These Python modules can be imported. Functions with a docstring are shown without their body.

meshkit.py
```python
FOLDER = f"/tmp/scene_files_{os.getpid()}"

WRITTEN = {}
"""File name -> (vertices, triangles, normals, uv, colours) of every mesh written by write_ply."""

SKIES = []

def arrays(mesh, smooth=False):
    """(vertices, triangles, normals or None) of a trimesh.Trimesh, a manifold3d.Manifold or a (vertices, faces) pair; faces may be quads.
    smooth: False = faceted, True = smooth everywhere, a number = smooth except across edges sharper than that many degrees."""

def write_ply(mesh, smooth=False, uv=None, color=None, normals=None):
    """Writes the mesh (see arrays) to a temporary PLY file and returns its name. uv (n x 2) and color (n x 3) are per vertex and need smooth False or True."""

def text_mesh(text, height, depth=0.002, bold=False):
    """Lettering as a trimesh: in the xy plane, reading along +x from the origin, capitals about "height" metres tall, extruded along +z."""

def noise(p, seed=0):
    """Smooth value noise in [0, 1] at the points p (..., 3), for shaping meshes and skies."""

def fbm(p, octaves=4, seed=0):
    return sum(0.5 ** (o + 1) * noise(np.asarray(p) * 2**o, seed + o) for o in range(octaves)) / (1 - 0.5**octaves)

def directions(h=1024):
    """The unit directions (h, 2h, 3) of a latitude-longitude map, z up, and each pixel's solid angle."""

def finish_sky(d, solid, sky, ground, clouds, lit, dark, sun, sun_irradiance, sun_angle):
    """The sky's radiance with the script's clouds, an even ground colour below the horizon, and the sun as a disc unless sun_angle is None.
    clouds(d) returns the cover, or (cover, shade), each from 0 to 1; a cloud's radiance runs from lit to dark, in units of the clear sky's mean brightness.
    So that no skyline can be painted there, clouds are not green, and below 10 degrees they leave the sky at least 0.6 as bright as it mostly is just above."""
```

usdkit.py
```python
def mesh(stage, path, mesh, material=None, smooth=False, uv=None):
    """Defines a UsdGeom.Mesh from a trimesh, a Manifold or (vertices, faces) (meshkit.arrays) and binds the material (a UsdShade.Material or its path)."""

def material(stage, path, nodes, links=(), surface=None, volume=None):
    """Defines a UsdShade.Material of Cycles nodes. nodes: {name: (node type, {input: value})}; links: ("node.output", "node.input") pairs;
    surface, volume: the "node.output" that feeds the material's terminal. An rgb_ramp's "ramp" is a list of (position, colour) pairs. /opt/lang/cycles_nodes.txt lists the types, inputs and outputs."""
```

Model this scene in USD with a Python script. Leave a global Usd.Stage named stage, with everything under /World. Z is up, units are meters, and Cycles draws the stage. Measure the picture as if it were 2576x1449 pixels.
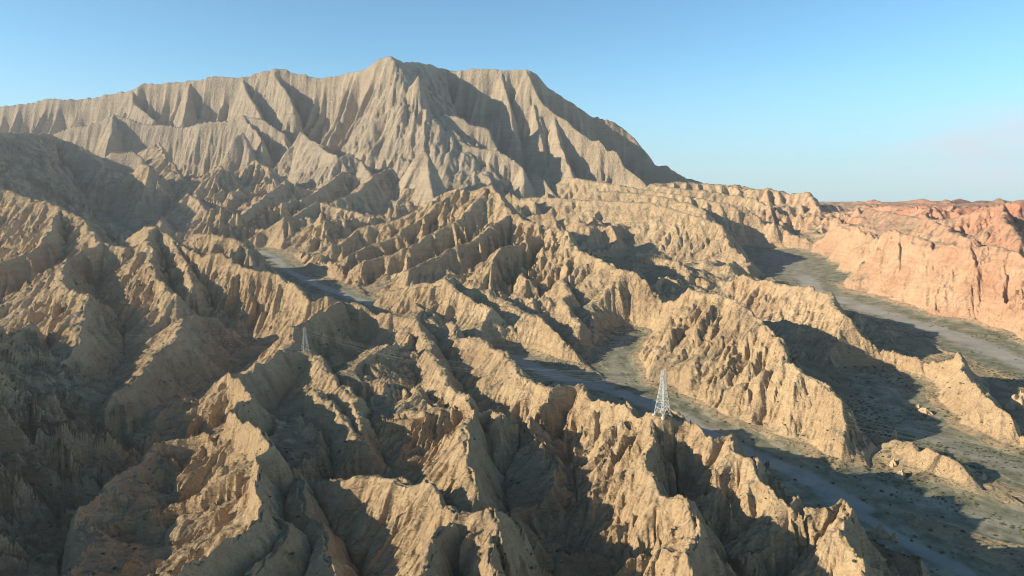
import math
import numpy as np
import trimesh
import usdkit
from scipy.ndimage import gaussian_filter, gaussian_filter1d, map_coordinates
from pxr import Gf, Sdf, Usd, UsdGeom, UsdLux, UsdShade, Vt

stage = Usd.Stage.CreateInMemory()
UsdGeom.SetStageUpAxis(stage, UsdGeom.Tokens.z)
UsdGeom.SetStageMetersPerUnit(stage, 1.0)
UsdGeom.Xform.Define(stage, '/World')
UsdGeom.Scope.Define(stage, '/World/Looks')

# ------------------------------------------------------------------ camera, sky, sun
CAM_Z = 210.0
PITCH = math.radians(7.285)
FOCAL = 692.0 / 1024.0                       # focal length over picture width
cam = UsdGeom.Camera.Define(stage, '/World/camera')
cam.CreateHorizontalApertureAttr(36.0)
cam.CreateVerticalApertureAttr(36.0 * 9 / 16)
cam.CreateFocalLengthAttr(36.0 * FOCAL)
cam.CreateClippingRangeAttr(Gf.Vec2f(1.0, 60000.0))
cam.AddTranslateOp().Set(Gf.Vec3d(0, 0, CAM_Z))
cam.AddRotateXOp().Set(90.0 - math.degrees(PITCH))
cam.CreateExposureAttr(1.05)

SUN_AZ = math.radians(-106.0)                # from +y towards +x, of the direction to the sun
SUN_EL = math.radians(19.0)
TO_SUN = np.array([math.sin(SUN_AZ) * math.cos(SUN_EL), math.cos(SUN_AZ) * math.cos(SUN_EL), math.sin(SUN_EL)])
sun = UsdLux.DistantLight.Define(stage, '/World/sun')
sun.CreateNormalizeAttr(True)
sun.CreateIntensityAttr(1.25)
sun.CreateAngleAttr(0.5)
sun.CreateColorAttr(Gf.Vec3f(1.0, 0.865, 0.67))
sun.AddRotateZOp().Set(math.degrees(math.atan2(TO_SUN[1], TO_SUN[0])) + 90)
sun.AddRotateXOp().Set(90 - math.degrees(SUN_EL))

sky = UsdLux.DomeLight.Define(stage, '/World/sky')
sky_mat = usdkit.material(stage, '/World/Looks/sky_air', {
    'tc': ('texture_coordinate', {}),
    'sky': ('sky_texture', {'sky_type': 'single_scattering', 'sun_disc': False, 'sun_elevation': SUN_EL, 'sun_rotation': SUN_AZ,
                            'altitude': 1200.0, 'air_density': 1.0, 'aerosol_density': 0.12, 'ozone_density': 2.0}),
    'map': ('mapping', {'mapping_type': 'point', 'scale': (3.0, 3.0, 11.0)}),
    'n': ('noise_texture', {'scale': 1.9, 'detail': 7.0, 'roughness': 0.58, 'distortion': 0.3}),
    'sep': ('separate_xyz', {}),
    'side': ('map_range', {'range_type': 'smoothstep', 'from_min': 0.42, 'from_max': 0.57, 'to_min': 0.0, 'to_max': 1.0, 'clamp': True}),
    'lo': ('map_range', {'range_type': 'smoothstep', 'from_min': 0.0, 'from_max': 0.035, 'to_min': 0.0, 'to_max': 1.0, 'clamp': True}),
    'hi': ('map_range', {'range_type': 'smoothstep', 'from_min': 0.06, 'from_max': 0.13, 'to_min': 1.0, 'to_max': 0.0, 'clamp': True}),
    'band': ('math', {'math_type': 'multiply'}),
    'amount': ('math', {'math_type': 'multiply'}),
    'th': ('map_range', {'range_type': 'smoothstep', 'from_min': 0.32, 'from_max': 0.62, 'to_min': 0.0, 'to_max': 0.95, 'clamp': True}),
    'cl': ('math', {'math_type': 'multiply'}),
    'mix': ('mix_color', {'blend_type': 'mix', 'b': (4.6, 5.0, 5.5), 'use_clamp': False}),
    'tint': ('mix_color', {'blend_type': 'multiply', 'fac': 1.0, 'b': (0.78, 1.13, 1.18), 'use_clamp': False}),
    'mist': ('map_range', {'range_type': 'smoothstep', 'from_min': -0.03, 'from_max': 0.20, 'to_min': 0.85, 'to_max': 0.0, 'clamp': True}),
    'low': ('mix_color', {'blend_type': 'mix', 'b': (2.6, 3.75, 4.5), 'use_clamp': False}),
    'bg': ('background_shader', {'strength': 0.079}),
}, [('tc.generated', 'map.vector'), ('map.vector', 'n.vector'), ('tc.generated', 'sep.vector'), ('sep.x', 'side.value'), ('sep.z', 'lo.value'), ('sep.z', 'hi.value'),
    ('lo.result', 'band.value1'), ('hi.result', 'band.value2'), ('band.value', 'amount.value1'), ('side.result', 'amount.value2'),
    ('n.fac', 'th.value'), ('amount.value', 'cl.value1'), ('th.result', 'cl.value2'),
    ('cl.value', 'mix.fac'), ('sky.color', 'tint.a'), ('tint.result', 'low.a'), ('sep.z', 'mist.value'), ('mist.result', 'low.fac'), ('low.result', 'mix.a'), ('mix.result', 'bg.color')], surface='bg.background')
UsdShade.MaterialBindingAPI.Apply(sky.GetPrim()).Bind(sky_mat)
HAZE_DENSITY = 3.3e-5

# ------------------------------------------------------------------ helpers
USED = {}


def numbered(name, parent='/World'):
    k = (parent, name)
    n = USED.get(k, 0)
    USED[k] = n + 1
    return f'{parent}/{name}' + (f'_{n:03d}' if n else '')


def tag(prim, label=None, cat=None, group=None, kind=None):
    prim = prim.GetPrim() if hasattr(prim, 'GetPrim') else prim
    for k, v in (('label', label), ('category', cat), ('group', group), ('kind', kind)):
        if v:
            prim.SetCustomDataByKey(k, v)
    return prim


def thing(name, loc, rz, label, cat, group=None):
    x = UsdGeom.Xform.Define(stage, numbered(name))
    x.AddTranslateOp().Set(Gf.Vec3d(*map(float, loc)))
    x.AddRotateZOp().Set(float(rz))
    return tag(x, label, cat, group)


def ray(u, v):
    """Direction (forward component 1) through the point (u, v) of a 2576 x 1449 picture."""
    s = 1024.0 / 2576.0
    a, b = (np.asarray(u, float) - 1288) * s / 692.0, (np.asarray(v, float) - 724.5) * s / 692.0
    fwd = math.cos(PITCH) - b * math.sin(PITCH)
    up = -math.sin(PITCH) - b * math.cos(PITCH)
    return a / fwd, up / fwd


def at(u, v, y):
    """The place y metres ahead of the viewpoint, seen under (u, v)."""
    a, b = ray(u, v)
    return np.array([a * y, y, CAM_Z + b * y])


def at_z(u, v, z):
    a, b = ray(u, v)
    y = (z - CAM_Z) / b
    return np.array([a * y, y, z])


def hash2(i, j, seed):
    h = (i.astype(np.int64) * 374761393 + j.astype(np.int64) * 668265263 + seed * 1446647) & 0xFFFFFFFF
    h = ((h ^ (h >> 13)) * 1274126177) & 0xFFFFFFFF
    h = h ^ (h >> 16)
    return (h & 0xFFFFFF).astype(np.float32) / np.float32(16777215.0)


def vnoise(x, y, seed=0):
    """Smooth value noise in [-1, 1]."""
    i, j = np.floor(x), np.floor(y)
    a, b = (x - i).astype(np.float32), (y - j).astype(np.float32)
    a, b = a * a * a * (a * (a * 6 - 15) + 10), b * b * b * (b * (b * 6 - 15) + 10)
    i, j = i.astype(np.int64), j.astype(np.int64)
    p, q, r, s = hash2(i, j, seed), hash2(i + 1, j, seed), hash2(i, j + 1, seed), hash2(i + 1, j + 1, seed)
    return ((p + (q - p) * a) * (1 - b) + (r + (s - r) * a) * b) * 2 - 1


def fbm(x, y, octaves=4, seed=0, gain=0.5):
    o, w, t = 0, 1.0, 0.0
    for k in range(octaves):
        c, s = math.cos(0.6 * k + 0.3), math.sin(0.6 * k + 0.3)
        o = o + w * vnoise((x * c - y * s) * 2.0 ** k + 17.3 * k, (x * s + y * c) * 2.0 ** k - 9.1 * k, seed + 31 * k)
        t += w
        w *= gain
    return o / t


def sstep(a, b, x):
    t = np.clip((x - a) / (b - a), 0, 1)
    return t * t * (3 - 2 * t)


# ------------------------------------------------------------------ the land: ridges and valley floors
# ridge crests: picture point and metres ahead; slopes of the sunny and of the shaded flank; kind (0 badland, 1 mountain)
RIDGES = []


def ridge(pts, lit=0.8, shade=1.15, kind=0, jag=1.0, wall=0.0, far=1e9):
    if kind == 1:
        pts = [(u, v, y if y < 2500 else 2500 + (y - 2500) * 0.80) for u, v, y in pts]
    RIDGES.append((np.array([at(*p) for p in pts]), lit, shade, kind, jag, wall, far))


def ridge_at(pts, lit=0.8, shade=1.15, kind=0, jag=1.0, wall=0.0):
    RIDGES.append((np.array(pts, float), lit, shade, kind, jag, wall, 1e9))


# long diagonal ridge from the middle hill to the lower right
ridge([(1075, 510, 1780), (1100, 492, 1770), (1148, 474, 1750), (1192, 478, 1730), (1235, 463, 1710), (1262, 495, 1640), (1290, 535, 1560), (1335, 555, 1490), (1380, 572, 1420), (1425, 575, 1380),
       (1440, 615, 1270), (1520, 658, 1150), (1600, 685, 1060), (1700, 715, 960), (1800, 735, 880), (1880, 760, 800), (1900, 800, 760), (1968, 850, 690),
       (1985, 905, 640), (2065, 945, 600), (2120, 1010, 560), (2110, 1085, 525), (2165, 1150, 490), (2200, 1220, 462), (2265, 1262, 448)], 0.60, 1.5)
# ridge behind it along the far wash
ridge([(1870, 690, 1200), (1930, 705, 1130), (1990, 715, 1062), (2040, 722, 1000), (2085, 735, 950), (2100, 765, 900), (2150, 812, 830), (2240, 826, 800), (2300, 848, 770), (2390, 862, 740),
       (2405, 905, 700), (2440, 938, 650), (2480, 985, 605), (2520, 1010, 580), (2560, 1075, 530), (2640, 1120, 500)], 0.85, 1.3)
ridge([(2440, 938, 650), (2400, 960, 610), (2345, 1000, 555), (2350, 1040, 540), (2395, 1090, 520)], 1.1, 1.6)
# low ridge in the wash
ridge([(2275, 1094, 545), (2285, 1110, 535), (2312, 1140, 515), (2330, 1128, 512), (2394, 1153, 490), (2450, 1186, 468), (2500, 1190, 462), (2544, 1221, 445), (2576, 1262, 430), (2650, 1300, 415)], 0.9, 1.4, 0, 0.6)
# low fin at the end of the long diagonal
ridge([(2265, 1262, 450), (2278, 1255, 452), (2300, 1262, 445), (2360, 1278, 435), (2450, 1290, 430)], 0.7, 0.9, 0, 0.4)
# pylon ridge
ridge([(1052, 793, 880), (1075, 850, 800), (1090, 886, 730), (1128, 932, 660), (1125, 968, 610), (1168, 994, 560)], 0.8, 1.2)
ridge([(1135, 800, 900), (1168, 830, 830), (1215, 855, 760), (1255, 871, 720), (1302, 914, 620), (1309, 943, 590), (1352, 954, 570), (1389, 977, 545), (1430, 970, 552), (1468, 957, 560), (1473, 990, 528), (1525, 1003, 515), (1592, 1017, 480),
       (1612, 1044, 460), (1629, 1040, 450), (1639, 1073, 422), (1632, 1132, 388), (1629, 1166, 372), (1642, 1196, 355), (1665, 1232, 340), (1702, 1243, 334), (1745, 1252, 328), (1751, 1299, 310), (1737, 1332, 300), (1717, 1440, 262), (1690, 1560, 232)], 0.82, 1.3)
# pylon hill and the ridge that leads on to the lower right
ridge([(1629, 1040, 450), (1668, 1046, 437), (1690, 1012, 452), (1717, 1048, 438), (1750, 1054, 432), (1800, 1083, 418), (1840, 1077, 418), (1860, 1130, 394), (1904, 1150, 386), (1905, 1200, 369), (1930, 1222, 362), (1948, 1254, 352), (1985, 1262, 350), (2011, 1244, 357),
       (2035, 1268, 350), (2085, 1270, 348), (2114, 1257, 352), (2122, 1285, 338), (2117, 1332, 320), (2147, 1383, 304), (2164, 1409, 294), (2197, 1446, 282), (2230, 1520, 262)], 0.62, 1.5)
# small ridge at lower right
ridge([(2160, 1326, 380), (2175, 1340, 376), (2200, 1352, 371), (2260, 1378, 361), (2290, 1392, 352), (2308, 1403, 346), (2313, 1450, 329)], 1.2, 1.6, 0, 0.7)
ridge([(2318, 1321, 419), (2337, 1338, 410), (2400, 1366, 396), (2480, 1404, 379), (2576, 1444, 361), (2700, 1500, 339)], 1.5, 0.03, 0, 0.12)
ridge([(2395, 1316, 424), (2434, 1308, 428), (2475, 1326, 415), (2500, 1338, 408)], 0.6, 0.8, 0, 0.5)
ridge([(2530, 1338, 410), (2553, 1326, 415), (2590, 1345, 404)], 0.8, 0.9, 0, 0.5)
# left foreground wall
ridge([(858, 753, 930), (800, 785, 840), (740, 820, 760), (735, 860, 715), (700, 880, 685), (660, 905, 650), (630, 908, 640), (625, 935, 615), (600, 930, 606), (577, 933, 600)], 0.85, 1.25)
ridge([(700, 880, 685), (735, 884, 690), (768, 884, 700), (800, 895, 680), (850, 960, 600), (898, 1000, 560), (905, 1060, 500)], 0.85, 1.2)
ridge([(577, 933, 600), (600, 955, 560), (636, 987, 505), (612, 1000, 488), (588, 1030, 462), (612, 1056, 440), (650, 1078, 418), (655, 1100, 402), (667, 1133, 380), (642, 1146, 374), (655, 1168, 364), (651, 1230, 332), (647, 1299, 302), (580, 1349, 280), (520, 1377, 266), (450, 1433, 246), (350, 1540, 220)], 0.5, 1.7, wall=24)
ridge([(520, 1082, 466), (420, 1110, 465), (300, 1190, 420), (210, 1300, 370), (175, 1449, 305), (170, 1600, 240)], 2.0, 0.10, jag=0.7, far=80.0)
# left wall above the washed-out valley
ridge([(340, 582, 1330), (360, 567, 1320), (400, 567, 1300), (433, 602, 1240), (470, 618, 1190), (513, 645, 1130), (535, 636, 1120), (557, 631, 1110), (587, 657, 1080), (633, 670, 1050), (703, 687, 1020), (740, 707, 990), (763, 724, 965), (780, 755, 925), (827, 741, 935), (858, 753, 930), (910, 765, 915), (950, 788, 900), (1000, 785, 895), (1052, 793, 880)], 1.2, 1.3)
ridge([(493, 588, 1520), (527, 581, 1500), (565, 592, 1460), (613, 607, 1420), (650, 632, 1420), (662, 648, 1430)], 0.8, 1.1)
ridge([(687, 592, 1690), (712, 573, 1660), (728, 578, 1645), (748, 600, 1640), (773, 632, 1650)], 1.6, 1.2)
ridge([(772, 655, 1470), (800, 622, 1480), (822, 634, 1450), (842, 652, 1410), (870, 690, 1310), (908, 728, 1230)], 1.4, 1.3)
# spurs in the middle
ridge([(985, 730, 1060), (1045, 717, 1050), (1090, 705, 1040), (1122, 697, 1035), (1140, 716, 1010), (1192, 757, 960), (1248, 768, 930), (1285, 813, 850), (1309, 844, 800), (1358, 852, 790), (1382, 885, 750)], 0.85, 1.2)
ridge([(1122, 697, 1035), (1142, 697, 1060), (1168, 720, 1040), (1225, 727, 1040), (1285, 764, 980), (1342, 788, 930), (1388, 824, 860), (1440, 868, 770)], 0.75, 1.2)
ridge([(1440, 615, 1320), (1430, 660, 1210), (1418, 703, 1130), (1436, 738, 1050), (1412, 748, 1030), (1448, 803, 930), (1453, 824, 890)], 0.8, 1.2)
ridge([(1290, 600, 1500), (1300, 650, 1330), (1318, 690, 1210), (1330, 705, 1160)], 0.8, 1.1)
ridge([(1235, 463, 1710), (1185, 520, 1600), (1135, 560, 1520), (1080, 590, 1480), (1030, 620, 1420), (960, 640, 1400), (900, 660, 1370)], 0.8, 1.0)
ridge([(1290, 535, 1560), (1230, 570, 1450), (1195, 600, 1380), (1140, 620, 1330), (1060, 660, 1260), (1000, 690, 1200), (960, 700, 1190)], 0.8, 1.0)
ridge([(1380, 572, 1420), (1330, 600, 1370), (1260, 620, 1300), (1240, 665, 1200)], 0.8, 1.0)
ridge([(1075, 510, 1780), (1020, 545, 1720), (960, 560, 1700), (900, 575, 1680), (860, 610, 1600), (830, 618, 1580)], 0.8, 1.0)
ridge([(1148, 474, 1750), (1060, 545, 1640), (1000, 590, 1560), (940, 610, 1520), (880, 640, 1450)], 0.8, 1.0)
# spurs behind, centre left
ridge([(1000, 560, 1950), (940, 545, 2000), (860, 520, 2100), (800, 505, 2150), (740, 540, 2000), (700, 550, 1950)], 0.7, 0.95)
ridge([(760, 470, 2450), (720, 455, 2450), (690, 475, 2350), (650, 505, 2200), (610, 540, 2050)], 0.7, 1.0)
ridge([(900, 445, 2600), (860, 430, 2600), (830, 455, 2480), (800, 480, 2350), (760, 500, 2260)], 0.75, 1.0)
ridge([(980, 420, 2650), (940, 440, 2500), (900, 480, 2350), (850, 500, 2250)], 0.7, 1.0)
ridge([(350, 407, 2500), (372, 416, 2430), (368, 440, 2330), (395, 470, 2250), (380, 485, 2200), (345, 500, 2140), (400, 540, 2000), (408, 560, 1940)], 0.75, 1.1)
ridge([(410, 350, 2950), (440, 372, 2800), (480, 380, 2750), (540, 395, 2650), (560, 420, 2520)], 0.7, 1.0)
ridge([(510, 372, 2900), (560, 385, 2800), (610, 410, 2680), (640, 400, 2650), (690, 425, 2600)], 0.7, 1.0)
ridge([(395, 470, 2250), (450, 475, 2260), (500, 500, 2150), (520, 530, 2050)], 0.7, 1.0)
ridge([(250, 475, 2150), (240, 500, 2050), (215, 520, 1980), (225, 545, 1930)], 0.9, 1.0)
# left edge
ridge([(-120, 480, 1650), (0, 470, 1560), (55, 490, 1520), (130, 507, 1480), (150, 525, 1440), (215, 547, 1390), (225, 580, 1320), (260, 610, 1240), (320, 620, 1220), (345, 612, 1240)], 0.75, 1.2)
ridge([(150, 525, 1440), (130, 570, 1320), (110, 610, 1230), (60, 640, 1180), (0, 660, 1150)], 0.8, 1.1)
ridge([(260, 610, 1240), (215, 625, 1190), (175, 640, 1150), (150, 680, 1060), (170, 720, 980), (220, 742, 930), (205, 790, 860), (195, 860, 750), (150, 900, 690), (135, 940, 640)], 0.75, 1.2)
ridge([(400, 567, 1300), (370, 600, 1230), (385, 640, 1130), (390, 690, 1040), (445, 745, 940)], 0.9, 1.2)
ridge([(433, 602, 1240), (480, 680, 1080), (490, 720, 1000)], 1.0, 1.1)
ridge([(540, 800, 900), (500, 790, 890), (463, 794, 850), (437, 844, 760), (380, 888, 700), (352, 928, 630), (300, 985, 570)], 0.75, 1.0)
ridge([(85, 805, 830), (40, 835, 780), (-20, 870, 740), (-100, 900, 720)], 0.8, 1.1)
ridge([(-60, 940, 640), (10, 930, 640), (80, 960, 600), (130, 1000, 550), (108, 1022, 530)], 0.8, 0.9)
ridge_at([(-640, 760, 90), (-520, 640, 92), (-440, 520, 98), (-400, 430, 100), (-370, 330, 92), (-340, 250, 88), (-330, 140, 84)], 0.8, 0.62)
# middle foreground
ridge([(1168, 994, 560), (1195, 1030, 505), (1243, 1016, 520), (1262, 1040, 490)], 0.8, 1.2)
ridge([(1195, 1030, 505), (1166, 1080, 432), (1164, 1130, 400), (1190, 1185, 362), (1200, 1225, 335)], 0.75, 1.6)
ridge([(790, 975, 590), (858, 1035, 520), (900, 1096, 478), (930, 1140, 475)], 0.8, 1.0)
ridge([(1000, 1212, 350), (1038, 1222, 345), (1075, 1203, 345), (1108, 1233, 330), (1125, 1286, 305), (1146, 1277, 305), (1165, 1302, 297), (1243, 1288, 298), (1258, 1335, 282)], 0.8, 1.5)
ridge([(1165, 1302, 297), (1100, 1360, 270), (1030, 1430, 248), (980, 1540, 222)], 0.85, 1.2)
ridge([(1243, 1288, 298), (1235, 1360, 275), (1220, 1450, 250)], 1.2, 1.6)
ridge([(735, 1205, 390), (800, 1195, 385), (858, 1192, 378), (942, 1183, 370), (1012, 1207, 356)], 0.8, 1.1)
ridge([(735, 1205, 390), (780, 1290, 335), (800, 1380, 300), (840, 1480, 270)], 0.8, 1.0)
ridge([(680, 1290, 330), (700, 1350, 300), (640, 1430, 272)], 0.8, 1.0)
# hill flank with the smooth fluted face
ridge([(1300, 500, 2350), (1345, 494, 2300), (1450, 500, 2200), (1560, 505, 2100), (1640, 510, 2000), (1717, 532, 1900), (1760, 545, 1850), (1817, 569, 1790), (1860, 596, 1720), (1887, 632, 1640), (1904, 672, 1540), (1922, 700, 1480)], 0.75, 1.1, 0, 0.7)
ridge([(1425, 444, 2700), (1480, 452, 2600), (1542, 461, 2500), (1640, 478, 2400), (1717, 490, 2300), (1800, 505, 2250), (1870, 520, 2200), (1940, 540, 2120), (1990, 560, 2050), (2012, 600, 1930), (2062, 648, 1760)], 0.75, 1.0, 0, 0.8)
ridge([(1600, 464, 2900), (1717, 456, 2900), (1827, 463, 2850), (1880, 475, 2800), (1934, 471, 2750), (1990, 487, 2700), (2034, 482, 2650), (2052, 510, 2500), (2068, 535, 2380), (2110, 562, 2200), (2130, 590, 2050)], 0.7, 1.2, 0, 0.9)
ridge([(1500, 478, 2450), (1580, 482, 2380), (1640, 488, 2330), (1700, 500, 2250), (1740, 512, 2180), (1775, 530, 2080)], 0.7, 1.0, 0, 1.4)
ridge([(1640, 462, 2780), (1700, 470, 2680), (1760, 476, 2620), (1830, 486, 2560), (1900, 500, 2450), (1945, 520, 2350)], 0.7, 1.0, 0, 1.4)
ridge([(1840, 462, 3100), (1900, 472, 3050), (1960, 480, 3000), (2020, 496, 2900), (2045, 515, 2700)], 0.7, 1.1, 0, 1.6)
ridge([(2068, 535, 2380), (2090, 528, 2500), (2140, 530, 2450), (2190, 536, 2350), (2230, 545, 2200), (2245, 570, 2000)], 0.8, 1.1, 2, 1.6)
ridge([(2110, 562, 1900), (2100, 600, 1700), (2115, 640, 1560), (2105, 668, 1480), (2125, 700, 1390)], 1.1, 1.4, 2, 1.6)
ridge([(2200, 562, 1430), (2205, 600, 1320), (2225, 650, 1225), (2215, 690, 1170), (2232, 735, 1110)], 1.1, 1.4, 2, 1.6)
ridge([(2330, 602, 1250), (2322, 650, 1140), (2345, 700, 1060), (2340, 740, 1015), (2350, 780, 975)], 1.1, 1.4, 2, 1.6)
ridge([(2265, 582, 1340), (2262, 630, 1235), (2285, 680, 1150), (2278, 720, 1100), (2295, 750, 1060)], 1.1, 1.4, 2, 1.6)
ridge([(2434, 620, 1140), (2428, 670, 1040), (2450, 730, 965), (2448, 775, 925), (2462, 800, 900)], 1.1, 1.4, 2, 1.6)
ridge([(2530, 620, 1075), (2525, 680, 985), (2548, 740, 915), (2550, 790, 875)], 1.1, 1.4, 2, 1.6)
# red hills across the wash
ridge([(2110, 562, 1900), (2150, 560, 1640), (2200, 562, 1430), (2330, 602, 1250), (2434, 620, 1140), (2500, 612, 1120), (2576, 640, 1030), (2750, 660, 980)], 0.66, 1.0, 2)
ridge([(2160, 520, 2500), (2230, 532, 2150), (2300, 545, 1750), (2350, 552, 1600), (2400, 545, 1560), (2460, 526, 1540), (2520, 514, 1520), (2560, 508, 1500), (2640, 505, 1480), (2800, 520, 1450)], 0.62, 0.9, 2)
ridge([(2350, 552, 1600), (2390, 575, 1440), (2440, 600, 1290)], 0.8, 1.0, 2)
ridge([(2520, 514, 1520), (2530, 560, 1360), (2570, 600, 1200)], 0.8, 1.0, 2)
ridge([(2060, 512, 4300), (2090, 509, 4300), (2150, 512, 4300), (2210, 511, 4400), (2280, 506, 4400), (2324, 499, 3400), (2350, 506, 3300), (2380, 500, 3300), (2395, 507, 3300), (2414, 499, 3400), (2445, 508, 3400), (2470, 503, 3500), (2490, 505, 3500), (2514, 497, 3500), (2544, 506, 3500), (2576, 501, 3500), (2700, 498, 3500)], 0.6, 0.8, 2)
ridge([(2040, 507, 7000), (2200, 509, 7000), (2400, 506, 7000), (2700, 505, 7000), (3100, 503, 7000)], 0.4, 0.5, 2)
_r = np.random.default_rng(23)
for _y in np.linspace(1320, 3300, 34):                               # short ragged fins, row behind row
    _x = _y * _r.uniform(0.46, 0.84) + 40
    _n, _l, _b = 6, _r.uniform(110, 230) * (1 + (_y - 1300) / 2500), _r.uniform(0.15, 0.75)
    _t = np.linspace(-0.5, 0.5, _n)
    _z = 126 + (_y - 1400) * 0.0455 + _r.uniform(-6, 5)
    ridge_at(np.stack([_x + _t * _l * _b + _r.uniform(-9, 9, _n), _y - _t * _l + _r.uniform(-9, 9, _n), _z - 26 * np.abs(_t - _r.uniform(-0.3, 0.1)) + _r.uniform(-5, 5, _n) - (_t + 0.5) * _l * 0.07], 1), 0.85, 1.15, 2, 1.5)
# the mountain: skyline, then buttresses
ridge([(-260, 275, 4300), (-100, 268, 4300), (0, 263, 4250), (52, 263, 4200), (110, 246, 4150), (160, 250, 4100), (230, 240, 4050), (290, 235, 4000), (330, 222, 3950), (360, 206, 3950), (430, 208, 3900), (480, 200, 3850), (530, 190, 3800), (610, 190, 3750), (650, 182, 3750), (690, 172, 3700), (722, 172, 3700), (760, 186, 3680), (800, 190, 3650),
       (870, 185, 3550), (920, 170, 3450), (960, 146, 3350), (980, 139, 3300), (1010, 156, 3400), (1050, 153, 3550), (1090, 160, 3650), (1120, 176, 3700), (1190, 166, 3650), (1260, 171, 3600), (1330, 171, 3550), (1350, 181, 3560), (1375, 211, 3570), (1440, 256, 3580), (1490, 290, 3580),
       (1545, 301, 3580), (1575, 321, 3580), (1600, 350, 3560), (1625, 381, 3540), (1645, 411, 3520), (1680, 413, 3500), (1720, 438, 3480), (1790, 461, 3450), (1840, 475, 3400)], 1.7, 0.9, 1, 1.0, wall=170.0)
ridge([(980, 139, 3300), (984, 200, 3240), (990, 250, 3200), (1000, 300, 3150)], 2.6, 1.8, 1)
ridge([(1030, 215, 3130), (1055, 190, 3120), (1072, 214, 3130), (1105, 277, 3100), (1112, 276, 3090), (1178, 298, 3040), (1235, 318, 3000), (1249, 364, 2960)], 2.4, 2.2, 1)
ridge([(1055, 190, 3120), (1039, 234, 3080), (1035, 300, 3020), (1030, 370, 2940), (1000, 420, 2860)], 1.8, 1.8, 1)
ridge([(1000, 232, 3150), (1010, 230, 3130), (1020, 260, 3090)], 2.2, 2.2, 1)
ridge([(940, 300, 3080), (985, 268, 3100), (992, 300, 3060), (970, 330, 3010), (935, 370, 2940)], 1.6, 1.8, 1)
ridge([(1175, 372, 2860), (1190, 366, 2860), (1252, 371, 2830), (1309, 405, 2750), (1319, 457, 2640)], 1.5, 1.8, 1)
ridge([(1018, 436, 2560), (1045, 395, 2540), (1069, 380, 2520), (1076, 400, 2480), (1085, 450, 2380), (1094, 492, 2260)], 1.4, 2.0, 1)
ridge([(1180, 430, 2720), (1212, 428, 2700), (1233, 440, 2660), (1240, 462, 2600)], 1.2, 1.6, 1)
ridge([(1320, 440, 2760), (1345, 430, 2760), (1365, 445, 2720), (1390, 480, 2620)], 1.3, 1.4, 1)
ridge([(1325, 172, 3540), (1339, 198, 3500), (1350, 225, 3470), (1362, 251, 3440), (1392, 285, 3370), (1442, 315, 3280), (1489, 351, 3200), (1509, 350, 3170), (1529, 375, 3130), (1552, 378, 3110), (1566, 408, 3070), (1622, 465, 2950)], 2.0, 1.6, 1)
ridge([(1392, 285, 3370), (1400, 340, 3240), (1420, 400, 3080), (1440, 440, 2980)], 1.6, 1.6, 1)
ridge([(1260, 171, 3600), (1285, 260, 3420), (1290, 330, 3300)], 2.2, 2.2, 1)
ridge([(130, 338, 3650), (187, 315, 3620), (213, 318, 3600), (287, 287, 3600), (353, 308, 3560), (426, 315, 3500), (480, 315, 3450), (510, 308, 3420), (570, 300, 3400), (610, 288, 3380), (663, 301, 3330), (717, 331, 3250), (724, 362, 3180)], 2.2, 1.8, 1)
ridge([(287, 287, 3600), (280, 330, 3450), (265, 370, 3300)], 2.0, 2.0, 1)
ridge([(610, 288, 3380), (650, 330, 3230), (660, 365, 3100)], 2.0, 2.0, 1)
ridge([(577, 370, 3060), (590, 345, 3080), (607, 334, 3100), (620, 340, 3090), (632, 370, 3040)], 2.2, 2.0, 1)
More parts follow.
